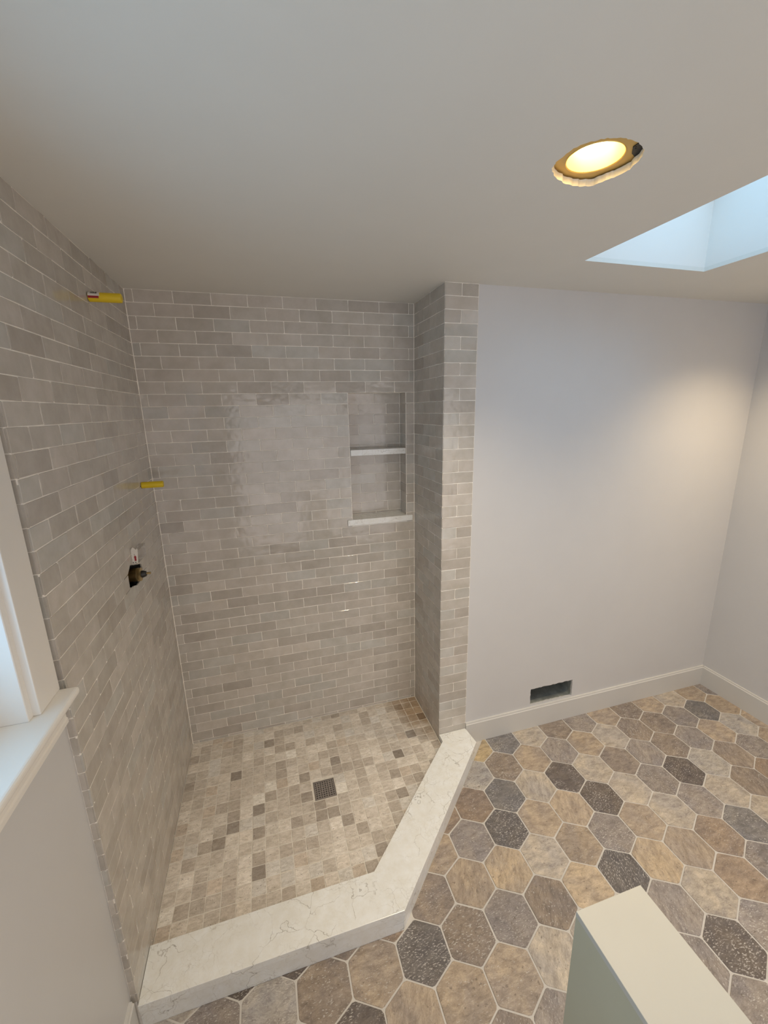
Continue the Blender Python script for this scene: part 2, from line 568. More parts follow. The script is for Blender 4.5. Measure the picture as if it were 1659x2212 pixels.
def set_tiles(parent, rects, frame, r, colour=None, name='tile', limit=300, g=0.0028, sub=False):
    """frame: Matrix whose columns are u, v, normal and origin"""
    items = []
    for (u0, u1, v0, v1) in rects:
        c = frame @ Vector(((u0 + u1) / 2, (v0 + v1) / 2, 0))
        items.append(((c - CAMP).length, u0, u1, v0, v1))
    items.sort(key=lambda t: t[0])
    rest = []
    for i, (_, u0, u1, v0, v1) in enumerate(items):
        w_, h_ = u1 - u0 - g, v1 - v0 - g
        if colour:
            col = colour(r, (u0 + u1) / 2, (v0 + v1) / 2)
        else:
            col = tile_colour(r)
        L = Matrix.Translation(((u0 + u1) / 2, (v0 + v1) / 2, r.uniform(-0.0004, 0.0004)))
        L = L @ Matrix.Rotation(r.gauss(0, 0.0030), 4, 'X') @ Matrix.Rotation(max(-.004, min(.004, r.gauss(0, 0.0018))), 4, 'Y') @ Matrix.Rotation(r.gauss(0, 0.0025), 4, 'Z')
        if i >= limit:
            rest.append((rounded_outline(w_, h_, r, 0.0014, 0.0005), frame @ L, col, 0.005, 0.0009))
            continue
        pl, w0 = (POOL_FULL, FULL_W) if w_ > 0.115 else ((POOL_HALF, HALF_W) if w_ > 0.062 else (POOL_SMALL, SMALL_W))
        o = bpy.data.objects.new(name, r.choice(pl))
        C.objects.link(o)
        o.parent = parent
        flip = Matrix.Rotation(math.pi, 4, 'Z') if r.random() < 0.5 else Matrix.Identity(4)
        o.matrix_local = frame @ L @ Matrix.Diagonal((w_ / w0, h_ / (ROW - 0.0028), 1, 1)) @ flip
        o.color = col
    if rest:
        joined(name + '_field', rest, M['tile_j'], parent)
def frame(origin, u, v, n):
    return Matrix(((u[0], v[0], n[0], origin[0]), (u[1], v[1], n[1], origin[1]), (u[2], v[2], n[2], origin[2]), (0, 0, 0, 1)))

# ------------------------------------------------------------------ room shell
rj = random.Random(11)
def jag(loop, amp, step):
    """ragged hand cut edge along a loop"""
    out = []
    n = len(loop)
    for i in range(n):
        (x0, y0), (x1, y1) = loop[i], loop[(i + 1) % n]
        L = math.hypot(x1 - x0, y1 - y0)
        k = max(1, int(L / step))
        for s in range(k):
            t = s / k
            nx, ny = -(y1 - y0) / L, (x1 - x0) / L
            a = rj.uniform(-amp, amp) if s else 0
            out.append((x0 + (x1 - x0) * t + nx * a, y0 + (y1 - y0) * t + ny * a))
    return out
lamp_hole = [(1.2618, -1.2944), (1.2539, -1.3197), (1.256, -1.3462), (1.2567, -1.3753), (1.2726, -1.4), (1.302, -1.4245), (1.3357, -1.432), (1.3689, -1.4294), (1.3947, -1.4216), (1.4161, -1.4111), (1.4349, -1.3882), (1.444, -1.3642), (1.4519, -1.3385), (1.4436, -1.304), (1.4303, -1.2768), (1.421, -1.2532), (1.3887, -1.2395), (1.347, -1.2422), (1.3132, -1.2549), (1.2834, -1.2743)]
lamp_hole = jag(lamp_hole, 0.0022, 0.006)
LAMPS = [(1.352, -1.335), (3.05, -1.0), (0.62, -2.85), (3.02, -2.75)]  # over the shower, then the unseen ones set off frame for light
def circ(cx, cy, r, n=40):
    return [(cx + r * math.cos(2 * math.pi * i / n), cy + r * math.sin(2 * math.pi * i / n)) for i in range(n)]
SK = (1.817, 2.4385, -2.30, -0.772)            # skylight opening
ceil = slab('ceiling', rect(-0.16, XW + 0.12, YB - 0.12, 0.2),
            [lamp_hole] + [circ(x, y, 0.075) for x, y in LAMPS[1:]] + [rect(*SK)],
            lambda u, v, t: (u, v, H + t), 0.016, M['ceiling'])
structure(ceil)

# walls that are plain paint
wf = slab('wall_front', rect(XR + WE - 0.002, XW + 0.12, ZH - 0.05, H + 0.01),
          [jag([(2.004, 0.0795), (2.312, 0.0785), (2.312, 0.194), (2.004, 0.193)], 0.0022, 0.012)],
          lambda u, v, t: (u, YF + 0.006 + t, v), 0.0135, M['paint'])
structure(wf)
structure(box('wall_right', XW, XW + 0.12, YB - 0.12, YF + 0.02, ZH - 0.05, H + 0.01, M['paint']))
W3 = (0.15, 2.95, 0.02, 2.15)                  # added fill-light opening in the wall behind the camera (x0, x1, z0, z1)
structure(slab('wall_rear', rect(-0.16, XW + 0.12, ZH - 0.05, H + 0.01), [rect(*W3)], lambda u, v, t: (u, YB - 0.12 + t, v), 0.12, M['paint']))

W1 = (-2.30, -1.305, 1.22, 2.14)               # window opening in the left wall (y0, y1, z0, z1)
VH = [(-0.534, 1.312), (-0.392, 1.268), (-0.386, 1.245), (-0.405, 1.222), (-0.441, 1.211), (-0.49, 1.208), (-0.578, 1.236), (-0.573, 1.288)]
VH_BIG = rect(-0.68, -0.30, 1.12, 1.40)
P1 = (-0.48, 2.2905)
P2 = (-0.205, 1.577)
wl = slab('wall_left', rect(YB - 0.12, 0.2, ZH - 0.05, H + 0.01), [rect(W1[0], W1[1], W1[2] - 0.012, W1[3]), VH_BIG],
          lambda u, v, t: (XL - 0.10 + t, u, v), 0.10, M['paint'])
structure(wl)
wo = slab('wall_outside', rect(YB - 0.12, 0.2, ZH - 0.05, H + 0.5), [rect(W1[0], W1[1], W1[2] - 0.012, W1[3])],
          lambda u, v, t: (XL - 0.14 + t, u, v), 0.038, M['paint'])
structure(wo)

# tiled backing slabs (the grout shows between the tiles)
NX0, NX1, NZ0, NZ1 = 1.0075, 1.3385, 1.272, 1.980
ND = 0.108
wb = slab('wall_shower_back', rect(XL - 0.01, XR + 0.2, ZH - 0.05, H + 0.01), [rect(NX0, NX1, NZ0 - 0.03, NZ1)],
          lambda u, v, t: (u, 0.0016 + t, v), 0.16, M['grout'])
structure(wb)
VH_J = jag(VH, 0.002, 0.012)
pipe_hole1 = jag(circ(P1[0], P1[1], 0.0225, 14), 0.0012, 0.004)
pipe_hole2 = jag(circ(P2[0], P2[1], 0.0205, 14), 0.0012, 0.004)
wsl = slab('wall_shower_left', rect(YE + 0.002, 0.0017, ZH - 0.05, H + 0.005), [[(-0.482 + (y + 0.482) * 1.5, 1.26 + (z - 1.26) * 1.5) for y, z in VH], pipe_hole1, pipe_hole2],
           lambda u, v, t: (XL + t, u, v), -XL - 0.0016, M['grout'])
structure(wsl)
wsr = structure(box('wall_shower_right', XR + 0.0016, XR + WE, YF + 0.0016, 0.17, ZH - 0.05, H + 0.01, M['grout']))
wse = bpy.data.objects.new('wall_shower_end', None)
wn = None

# ------------------------------------------------------------------ wall tiles
r = random.Random(21)
def bond(a0, a1, pitch):
    return lambda k: [(a0 if k % 2 == 0 else a1) + pitch * i for i in range(-1, 12)]
rows_back = rows_down(0.0)
# back wall (u = x)
fb = frame((0, 0, 0), (1, 0, 0), (0, 0, 1), (0, -1, 0))
rects = lay_rows(rows_back, bond(0.0345, 0.1142, 0.1655), (0.0015, XR - 0.0015), [(NX0 - 0.0015, NX1 + 0.0015, NZ0 - 0.036, NZ1)], r)
def back_colour(r, u, v):
    c = tile_colour(r)
    return c
set_tiles(wb, rects, fb, r)
# left wall (u runs away from the back corner, towards the camera)
fl = frame((0, 0, 0), (0, -1, 0), (0, 0, 1), (1, 0, 0))
rects = lay_rows(rows_down(0.0), bond(0.235, 0.154, 0.167), (0.0015, -YE), [], r)
PH = [[(-y, z) for y, z in pipe_hole1], [(-y, z) for y, z in pipe_hole2], [(-y, z) for y, z in VH_J]]
def hits(rc, poly):
    us, vs = [p[0] for p in poly], [p[1] for p in poly]
    return rc[0] < max(us) and rc[1] > min(us) and rc[2] < max(vs) and rc[3] > min(vs)
cut_rects = [rc for rc in rects if any(hits(rc, h) for h in PH)]
rects = [rc for rc in rects if rc not in cut_rects]
cutters = [slab('cutter', h, [], lambda u, v, t: (-0.03 + t, -u, v), 0.06, M['grout']) for h in PH]
for (u0, u1, v0, v1) in cut_rects:
    pl = [((u0 + u1) / 2 + a_, (v0 + v1) / 2 + b_) for a_, b_ in rounded_outline(u1 - u0 - 0.0023, v1 - v0 - 0.0023, r, 0.0014, 0.0005)]
    bm = bmesh.new()
    piece_bm(bm, pl, 0.005, 0.0009, fl)
    bm.faces.new([v for v in bm.verts][:12])
    o = from_bm('tile', bm, M['tile'], wsl)
    for cobj, h in zip(cutters, PH):
        if hits((u0, u1, v0, v1), h):
            md = o.modifiers.new('cut', 'BOOLEAN')
            md.operation = 'DIFFERENCE'
            md.object = cobj
    dg = bpy.context.evaluated_depsgraph_get()
    me2 = bpy.data.meshes.new_from_object(o.evaluated_get(dg), depsgraph=dg)
    o.modifiers.clear()
    o.data = me2
    o.color = tile_colour(r)
    if not len(me2.vertices):
        bpy.data.objects.remove(o)
for c_ in cutters:
    bpy.data.objects.remove(c_)
set_tiles(wsl, rects, fl, r)
# narrow returns on the front edge of the tiled left wall
fe = frame((0, YE, 0), (1, 0, 0), (0, 0, 1), (0, -1, 0))
rects = [(XL + 0.0008, -0.0035, v0, v1) for v0, v1 in rows_down(ZC)]
set_tiles(wsl, rects, fe, r, name='edge_tile')
# return wall (u runs from the back corner to the front)
fr_ = frame((XR, 0, 0), (0, -1, 0), (0, 0, 1), (-1, 0, 0))
rects = lay_rows(rows_down(0.0), bond(0.0605, 0.1425, 0.165), (0.0015, -YF), [], r)
set_tiles(wsr, rects, fr_, r)
# end face
fn = frame((0, YF, 0), (1, 0, 0), (0, 0, 1), (0, -1, 0))
rects = []
for k, (v0, v1) in enumerate(rows_down(ZC)):
    if k % 2 == 0:
        m = XR + WE / 2 + r.uniform(-0.003, 0.003)
        rects += [(XR + 0.001, m, v0, v1), (m, XR + WE, v0, v1)]
    else:
        rects.append((XR + 0.001, XR + WE, v0, v1))
set_tiles(wsr, rects, fn, r, name='end_tile')

# niche: its own lining, tiled on the back and both cheeks
bm = bmesh.new()
bm_box(bm, NX0 - 0.02, NX1 + 0.02, ND + 0.0018, ND + 0.03, NZ0 - 0.05, NZ1 + 0.02)
wn = structure(from_bm('wall_niche', bm, M['grout']))
nrows = []
z = NZ1
while z > NZ0 + 0.01:
    nrows.append((max(z - ROW, NZ0), z))
    z -= ROW
fnb = frame((0, ND, 0), (1, 0, 0), (0, 0, 1), (0, -1, 0))
set_tiles(wn, lay_rows(nrows, lambda k: [NX0 + 0.172 + 0.168 * i for i in (-1, 0, 1)] if k % 2 == 0 else [NX0 + 0.080 + 0.168 * i for i in (0, 1)], (NX0 + 0.002, NX1 - 0.002), [], r), fnb, r)
fnr = frame((NX1 - 0.002, 0, 0), (0, 1, 0), (0, 0, 1), (-1, 0, 0))
set_tiles(wn, [(0.001, ND - 0.004, a, b) for a, b in nrows], fnr, r)
fnl = frame((NX0 + 0.002, 0, 0), (0, 1, 0), (0, 0, 1), (1, 0, 0))
set_tiles(wn, [(0.001, ND - 0.004, a, b) for a, b in nrows], fnl, r)

# ------------------------------------------------------------------ hexagon floor
floor = structure(box('floor', -0.02, XW + 0.01, YB - 0.02, YF + 0.012, ZH - 0.06, ZH - 0.0022, M['grout_hex']))
PAL = {'D': ((100, 95, 96), 1.0), 'S': ((118, 115, 116), .8), 'P': ((138, 128, 124), .8), 'B': ((140, 124, 111), .6), 'T': ((164, 144, 122), .3),
       'G': ((181, 158, 128), .2), 'L': ((172, 160, 145), .25), 'W': ((160, 154, 148), .9), 'K': ((102, 91, 86), .9), 'O': ((186, 162, 118), .1), 'R': ((150, 127, 107), .4)}
HEXC = {-3: (-1, 'OSLBPTBTLT'), -2: (-1, 'WBTPTLBBPST'), -1: (-1, 'RSLKLBPBPTW'), 0: (-2, 'TPDTTKLPKWBP'), 1: (-2, 'BTGLTPTLPLBR'),
        2: (-7, 'WPWBTDBPBGDGTRSLT'), 3: (-4, 'BKTTTLLBPLRP'), 4: (-3, 'TGLBPLPPKPB'), 5: (-2, 'TLBTGPRPBL')}
HEX_K = 1.25
AX, AR = 0.1852, 0.1066
def clip(poly, a, b, c):
    """keep a*x + b*y <= c"""
    out = []
    n = len(poly)
    for i in range(n):
        p, q = poly[i], poly[(i + 1) % n]
        dp, dq = a * p[0] + b * p[1] - c, a * q[0] + b * q[1] - c
        if dp <= 0:
            out.append(p)
        if (dp < 0 < dq) or (dq < 0 < dp):
            t = dp / (dp - dq)
            out.append((p[0] + (q[0] - p[0]) * t, p[1] + (q[1] - p[1]) * t))
    return out
def area(p):
    return 0.5 * abs(sum(p[i][0] * p[(i + 1) % len(p)][1] - p[(i + 1) % len(p)][0] * p[i][1] for i in range(len(p)))) if len(p) > 2 else 0
rh = random.Random(5)
def hex_poly(rad, jit=0.0):
    """hexagon with eased corners, two points per corner"""
    pts = []
    cs = [(rad * math.cos(math.radians(90 + 60 * k)), rad * math.sin(math.radians(90 + 60 * k))) for k in range(6)]
    for k in range(6):
        p, a, b = cs[k], cs[k - 1], cs[(k + 1) % 6]
        for q in (a, b):
            t = 0.045 + rh.uniform(-0.012, 0.02)
            pts.append((p[0] + (q[0] - p[0]) * t + rh.uniform(-jit, jit), p[1] + (q[1] - p[1]) * t + rh.uniform(-jit, jit)))
    return pts
RT = AR - 0.0031
HEX_POOL = [piece_mesh('floor_tile', hex_poly(RT, 0.0006), 0.006, 0.0013, M['hex'], rh, 0.0002) for _ in range(8)]
far_items = []
for j in range(-4, 16):
    for i in range(-10, 24):
        cx = 1.5094 + AX * i - 0.0918 * j
        cy = -0.9349 - 0.1602 * j
        if cy < YB - 0.11 or cy > YF + 0.12 or cx < -0.14 or cx > XW + 0.1:
            continue
        base = [(cx + x, cy + y) for x, y in hex_poly(RT, 0.0006)]
        p = clip(clip(clip(clip(base, 1, 0, XW - 0.012), -1, 0, 0.012), 0, 1, YF - 0.006), 0, -1, -YB - 0.002)
        a1 = clip(p, 0, 1, -1.172)                      # in front of the curb's long run
        a2 = clip(p, -1, 1, -2.082)                     # outside its diagonal run
        if max(area(a1), area(a2)) < 0.0004:
            continue
        if area(a1) > 0.002 and area(a2) > 0.002:
            pass                                         # straddles the corner: runs under the curb
        else:
            p = a1 if area(a1) > area(a2) else a2
        cut = area(p) < area(base) * 0.995
        row = HEXC.get(j)
        t = row[1][i - row[0]] if row and 0 <= i - row[0] < len(row[1]) else rh.choice('BPTLBTPKRWS')
        rgb, spk = PAL[t]
        f = rh.gauss(0, 3)
        gm = sum(rgb) / 3
        rgb = [gm + (q - gm) * 0.60 for q in rgb]
        col = srgb(rgb[0] + f, rgb[1] + f, rgb[2] + f, HEX_K)[:3] + (min(1, max(0, spk + rh.uniform(-.2, .2))),)
        dz = rh.uniform(-0.0006, 0.0006)
        tilt = Matrix.Rotation(rh.gauss(0, 0.002), 4, 'X') @ Matrix.Rotation(rh.gauss(0, 0.002), 4, 'Y')
        if cy < -2.35:
            far_items.append((p, Matrix.Translation((0, 0, ZH + dz)), col, 0.006, 0.0013))
            continue
        if cut:
            pts = [(x - cx, y - cy) for x, y in p]
            me = piece_mesh('floor_tile', pts, 0.006, 0.0013, M['hex'], rh, 0.0002)
            o = link('floor_tile', me, None, floor)
            o.matrix_local = Matrix.Translation((cx, cy, ZH + dz))
        else:
            o = link('floor_tile', rh.choice(HEX_POOL), None, floor)
            o.matrix_local = Matrix.Translation((cx, cy, ZH + dz)) @ tilt @ Matrix.Rotation(math.radians(rh.choice((0, 0, 60, 180, 240))), 4, 'Z')
        o.color = col
joined('floor_tile_field', far_items, M['hex_j'], floor)

# ------------------------------------------------------------------ shower pan: tumbled mosaic
YI, YO, XI, XO = -1.0134, -1.1788, 0.8348, 0.910
pan_poly = [(0.0, 0.0), (0.0, YI - 0.03), (XI + 0.02, YI - 0.03), (XR + 0.003, YI + (XR - XI) - 0.02), (XR + 0.003, 0.0)]
MP_X, MP_Y, X0M, Y0M = 0.0583, 0.0598, 0.0525, -0.0405
DR = (0.6425, 0.7545, -0.5875, -0.4735)
pan = structure(slab('floor_shower', pan_poly, [rect(0.6448, 0.7522, -0.5842, -0.4768)], lambda u, v, t: (u, v, ZH - 0.05 + t), 0.05 - ZH - 0.0016, M['grout_pan']))
rm = random.Random(9)
MOS_K = 1.85
def mosaic_colour():
    c = rm.choices([(176, 163, 146), (168, 155, 139), (160, 145, 128), (182, 171, 156), (172, 166, 157), (146, 131, 115), (172, 152, 130), (132, 118, 104), (188, 182, 170)],
                   [7, 7, 5, 5, 3, 1.6, 2, 0.6, 0.8])[0]
    f = rm.gauss(0, 4)
    gm = sum(c) / 3
    c = [gm + (q - gm) * 0.44 for q in c]
    return srgb(c[0] + f, c[1] + f, c[2] + f, MOS_K)[:3] + (rm.uniform(0, 0.35),)
MOS_POOL = [piece_mesh('mosaic_tile', rounded_outline(MP_X - 0.0031, MP_Y - 0.0033, rm, rm.uniform(0.0010, 0.0032), 0.0012), 0.005, 0.0012, M['mos'], rm, 0.0003) for _ in range(12)]
cells = []
for a in range(-1, 25):
    for b in range(-1, 19):
        x0, x1 = X0M + MP_X * a, X0M + MP_X * (a + 1)
        y1, y0 = Y0M - MP_Y * b, Y0M - MP_Y * (b + 1)
        # the mosaic sheets were set a touch off square
        if x1 < 0.012 or x0 > XR - 0.006 or y0 > -0.008 or y1 < YI + 0.004:
            continue
        cx, cy = (x0 + x1) / 2, (y0 + y1) / 2
        if DR[0] - 0.01 < cx < DR[1] + 0.01 and DR[2] - 0.01 < cy < DR[3] + 0.01:
            continue
        pl = rounded_outline(x1 - x0 - 0.0031, y1 - y0 - 0.0033, rm, rm.uniform(0.0010, 0.0032), 0.0011)
        pl = [(cx + u, cy + v) for u, v in pl]
        q = clip(clip(clip(clip(pl, -1, 0, -0.003), 1, 0, XR - 0.004), 0, 1, -0.004), 0, -1, -YI + 0.02)
        q = clip(q, 1, -1, XI - YI + 0.012)
        hx0, hx1, hy0, hy1 = DR[0] - 0.003, DR[1] + 0.003, DR[2] - 0.003, DR[3] + 0.003
        if min(p[0] for p in q or [(9, 9)]) < hx1 and max([p[0] for p in q] or [-9]) > hx0 and min([p[1] for p in q] or [9]) < hy1 and max([p[1] for p in q] or [-9]) > hy0:
            best = max((clip(q, 1, 0, hx0), clip(q, -1, 0, -hx1), clip(q, 0, 1, hy0), clip(q, 0, -1, -hy1)), key=area)
            q = best
        if area(q) < 0.00008:
            continue
        cells.append(((Vector((cx, cy, 0)) - CAMP).length, cx, cy, q, area(q) > area(pl) * 0.999))
cells.sort(key=lambda t: t[0])
rest = []
for n_, (_, cx, cy, q, whole) in enumerate(cells):
    col = mosaic_colour()
    dz = rm.uniform(-0.0007, 0.0006)
    if n_ >= 300:
        rest.append((q, Matrix.Translation((0, 0, dz)), col, 0.005, 0.0012))
        continue
    if whole:
        me = rm.choice(MOS_POOL)
        rot = Matrix.Rotation(rm.choice((0, math.pi)) + rm.gauss(0, 0.012), 4, 'Z')
    else:
        me = piece_mesh('mosaic_tile', [(x - cx, y - cy) for x, y in q], 0.005, 0.0012, M['mos'], rm, 0.0003)
        rot = Matrix.Identity(4)
    o = link('mosaic_tile', me, None, pan)
    o.matrix_local = Matrix.Translation((cx, cy, dz)) @ rot @ Matrix.Rotation(rm.gauss(0, 0.006), 4, 'X') @ Matrix.Rotation(rm.gauss(0, 0.006), 4, 'Y')
    o.color = col
if rest:
    joined('mosaic_field', rest, M['mos_j'], pan)

# ------------------------------------------------------------------ curb
curb = thing('shower_curb', 'veined cream marble curb running along and diagonally across the shower floor', 'curb', (0.5, -1.09, ZH))
JX, JY = XO + 0.6589, YO + 0.6589
top_poly = [(0.0008, YI), (0.0008, YO), (XO, YO), (JX, JY), (XR + WE - 0.001, YF - 0.001), (XR + 0.0005, YF - 0.001), (XR + 0.0005, YI + XR - XI), (XI, YI)]
keep(prism('cap_slab', top_poly, ZC - 0.028, ZC, M['marble'], None, 0.0016), curb)
d_ = 0.006
s2 = d_ * (math.sqrt(2) - 1)
def riser(p, q, t):
    dx, dy = q[0] - p[0], q[1] - p[1]
    L = math.hypot(dx, dy)
    nx, ny = -dy / L * t, dx / L * t
    return [p, q, (q[0] + nx, q[1] + ny), (p[0] + nx, p[1] + ny)]
A0, A1, A2 = (0.0008, YO + d_), (XO - s2, YO + d_), (JX - d_ * 1.414, JY)
keep(prism('riser_panel', riser(A0, A1, 0.02), ZH - 0.002, ZC - 0.028, M['marble'], None, 0.001), curb)
keep(prism('riser_panel', riser((A1[0] + .001, A1[1] + .001), A2, 0.02), ZH - 0.002, ZC - 0.028, M['marble'], None, 0.001), curb)
core = [(0.0008, YI - 0.006), (0.0008, YO + 0.025), (XO - 0.012, YO + 0.025), (JX - 0.045, JY - 0.01), (XR + 0.06, YF - 0.003), (XR + 0.006, YF - 0.003), (XR + 0.006, YI + XR - XI - 0.008), (XI + 0.004, YI - 0.006)]
keep(prism('core', core, ZH - 0.002, ZC - 0.028, M['marble'], None), curb)

# ------------------------------------------------------------------ drain
cxd, cyd = (DR[0] + DR[1]) / 2, (DR[2] + DR[3]) / 2
hw = 0.0545
drain = thing('floor_drain', 'square steel drain grate with round holes set in the shower floor', 'drain', (cxd, cyd, -0.002))
fr_o, fr_i = rect(cxd - hw, cxd + hw, cyd - hw, cyd + hw), rect(cxd - hw + 0.004, cxd + hw - 0.004, cyd - hw + 0.004, cyd + hw - 0.004)
keep(slab('frame', fr_o, [fr_i], lambda u, v, t: (u, v, -0.003 + t), 0.0035, M['steel']), drain)
gh = hw - 0.0048
st = 2 * (gh - 0.0075) / 7
holes = [circ(cxd - gh + 0.0075 + st * a, cyd - gh + 0.0075 + st * b, 0.0030, 10) for a in range(8) for b in range(8)]
keep(slab('grate', rect(cxd - gh, cxd + gh, cyd - gh, cyd + gh), holes, lambda u, v, t: (u, v, -0.0025 + t), 0.002, M['steel']), drain)
keep(box('sump', cxd - hw + 0.003, cxd + hw - 0.003, cyd - hw + 0.003, cyd + hw - 0.003, -0.062, -0.060, M['dark']), drain)
keep(slab('sump_wall', rect(0.6450, 0.7520, -0.5840, -0.4770), [rect(0.6465, 0.7505, -0.5825, -0.4785)], lambda u, v, t: (u, v, -0.060 + t), 0.057, M['dark']), drain)

# ------------------------------------------------------------------ niche stone
shelf = thing('niche_shelf', 'marble shelf slab dividing the tiled shower niche in two', 'shelf', ((NX0 + NX1) / 2, 0.05, 1.638))
keep(box('slab', NX0 + 0.0035, NX1 - 0.0035, -0.001, ND - 0.001, 1.6385, 1.6710, M['marble'], None, 0.0015), shelf)
sill = thing('niche_sill', 'marble sill slab jutting out under the bottom of the shower niche', 'sill', ((NX0 + NX1) / 2, 0.05, 1.237))
sill_poly = [(0.9785, -0.010), (1.3745, -0.010), (1.3745, -0.0005), (NX1 - 0.001, -0.0005), (NX1 - 0.001, ND - 0.001), (NX0 + 0.001, ND - 0.001), (NX0 + 0.001, -0.0005), (0.9785, -0.0005)]
keep(prism('slab', sill_poly, 1.237, 1.271, M['marble'], None, 0.0015), sill)

# ------------------------------------------------------------------ yellow pipe stubs
def stub(py, pz, x_end, rad, label, tag_label):
    t = thing('pipe_stub', label, 'pipe', (0, py, pz))
    b = 0.005
    keep(lathe('cap', [(0.002, rad * 0.99), (x_end - b, rad), (x_end - b * 0.3, rad * 0.95), (x_end, rad * 0.82)], (1, 0, 0), (0, py, pz), M['yellow'], None, 28, True, False, True), t)
    keep(lathe('pipe', [(-0.006, rad * 0.8), (0.004, rad * 0.8)], (1, 0, 0), (0, py, pz), M['brass'], None, 20), t)
    if tag_label:
        ax = (0, py, pz)
        lab = keep(cyl_patch('sticker', ax, 0.003, 0.038, rad + 0.0002, 22, 115, M['white'], None), t)
        lab['label'] = 'white printed sticker'
        keep(cyl_patch('sticker_band', ax, 0.003, 0.036, rad + 0.0002, -22, 4, M['red'], None), t)['label'] = 'red printed band'
        keep(cyl_patch('sticker_margin', ax, 0.003, 0.039, rad + 0.0002, 4, 22, M['white'], None), t)['label'] = 'white margin'
        x = 0.011
        for k, wd in enumerate((0.0010, 0.0006, 0.0016, 0.0008, 0.0016, 0.0020, 0.0010, 0.0024, 0.0016)):
            q = cyl_patch('barcode_bar', ax, x, x + wd, rad + 0.0009, 32, 72, M['print'], None, 0.0002)
            q.parent = lab
            x += wd + (0.0008, 0.0010, 0.0009, 0.0007)[k % 4]
    return t
stub(P1[0], P1[1], 0.104, 0.0158, 'yellow capped pipe stub with printed sticker high on the left tiled wall', True)
stub(P2[0], P2[1], 0.091, 0.0145, 'shorter plain yellow pipe stub halfway up the left tiled wall', False)

# ------------------------------------------------------------------ shower valve in its rough hole
VY, VZ = -0.452, 1.2415
valve = thing('shower_valve', 'brass shower valve body with black cartridge in a rough hole in the tiles', 'valve', (XL, VY, VZ))
keep(box('cavity_dark_sheet', XL - 0.055, XL - 0.05, -0.679, -0.301, 1.121, 1.399, M['black']), valve)  # black sheet across the wall cavity, stands in for its darkness
keep(lathe('body', [(-0.072, 0.031), (-0.034, 0.031), (-0.030, 0.028), (-0.004, 0.028), (-0.004, 0.025)], (1, 0, 0), (0, VY, VZ), M['brass'], None, 36), valve)
keep(lathe('port', [(-0.03, 0.010), (0.03, 0.010)], (0, 1, 0), (-0.05, VY - 0.035, VZ), M['brass'], None, 16, True, True, True), valve)
keep(lathe('retaining_ring', [(-0.005, 0.0262), (-0.004, 0.0285), (0.001, 0.0285), (0.002, 0.0262), (0.004, 0.0262), (0.005, 0.0278), (0.011, 0.0278), (0.012, 0.024), (0.013, 0.015)], (1, 0, 0), (0, VY, VZ), M['brass_ring'], None, 36), valve)
keep(lathe('cartridge', [(0.011, 0.0150), (0.020, 0.0145), (0.024, 0.0125), (0.029, 0.0115), (0.031, 0.008)], (1, 0, 0), (0, VY, VZ), M['black'], None, 24, True, False, True), valve)
keep(lathe('stem', [(0.029, 0.0046), (0.047, 0.0046)], (1, 0, 0), (0, VY, VZ + 0.001), M['brass_ring'], None, 12, True, False, True), valve)
keep(lathe('screw', [(-0.046, 0.006), (-0.040, 0.006), (-0.038, 0.004)], (1, 0, 0), (0, -0.545, 1.238), M['steel'], None, 12, True, False, True), valve)
keep(lathe('screw', [(-0.046, 0.004), (-0.020, 0.004)], (0.6, 0.6, 0.35), (-0.02, -0.47, 1.216), M['steel'], None, 10, True, True, True), valve)
guard = thing('plaster_guard', 'clear plastic guard with white sticker and red arrow above the shower valve', 'guard', (0, -0.44, 1.305))
g0, g1, gz0, gz1, gx = -0.4985, -0.385, 1.305, 1.374, 0.025
for nm, b in (('front_panel', (gx - 0.0015, gx, g0, g1, gz0 + 0.004, gz0 + 0.05)), ('top_panel', (0.001, gx, g0 + 0.02, g1, gz0 + 0.050, gz0 + 0.0515)),
              ('end_panel', (0.001, gx, g1 - 0.0015, g1, gz0 + 0.004, gz0 + 0.05)), ('bottom_panel', (0.001, gx, g0, g1, gz0 + 0.0025, gz0 + 0.004))):
    keep(box(nm, *b, M['plastic']), guard)
plate_poly = [(0.0008, gz0), (gx - 0.005, gz0 + 0.002), (gx + 0.0005, gz0 + 0.055), (gx, gz1 - 0.006), (gx - 0.006, gz1 - 0.011), (gx - 0.011, gz1 - 0.004), (gx - 0.016, gz1), (0.0055, gz1 - 0.003), (0.0008, gz1 - 0.012)]
plate = keep(slab('sticker_plate', plate_poly, [], lambda u, v, t: (u, g0 - 0.002 + t, v), 0.0016, M['white']), guard)
plate['label'] = 'white sticker plate'
ax_, az_ = 0.0135, gz0 + 0.012
arrow_poly = [(ax_ - 0.0035, az_), (ax_ + 0.0030, az_ + 0.0005), (ax_ + 0.0030, az_ + 0.015), (ax_ + 0.0050, az_ + 0.0152), (ax_ - 0.0002, az_ + 0.0235), (ax_ - 0.0056, az_ + 0.0148), (ax_ - 0.0035, az_ + 0.015)]
def sub(o, parent, root):
    o.parent = parent
    return o
sub(slab('red_arrow', arrow_poly, [], lambda u, v, t: (u, g0 - 0.0026 + t, v), 0.0005, M['red']), plate, guard)
bm = bmesh.new()
for (x0, x1, z0, z1) in ((0.0022, 0.0034, 0.003, 0.008), (0.0038, 0.0046, 0.003, 0.0075), (0.0050, 0.0058, 0.0035, 0.009), (0.0105, 0.0113, 0.004, 0.008), (0.0118, 0.0126, 0.004, 0.0075), (0.0130, 0.0138, 0.004, 0.008), (0.0150, 0.0156, 0.0045, 0.007), (0.0020, 0.0026, 0.017, 0.019), (0.0110, 0.0124, 0.037, 0.041)):
    bm_box(bm, x0, x1, g0 - 0.0026, g0 - 0.0021, gz0 + z0, gz0 + z1)
sub(from_bm('print_marks', bm, M['print']), plate, guard)['kind'] = 'stuff'

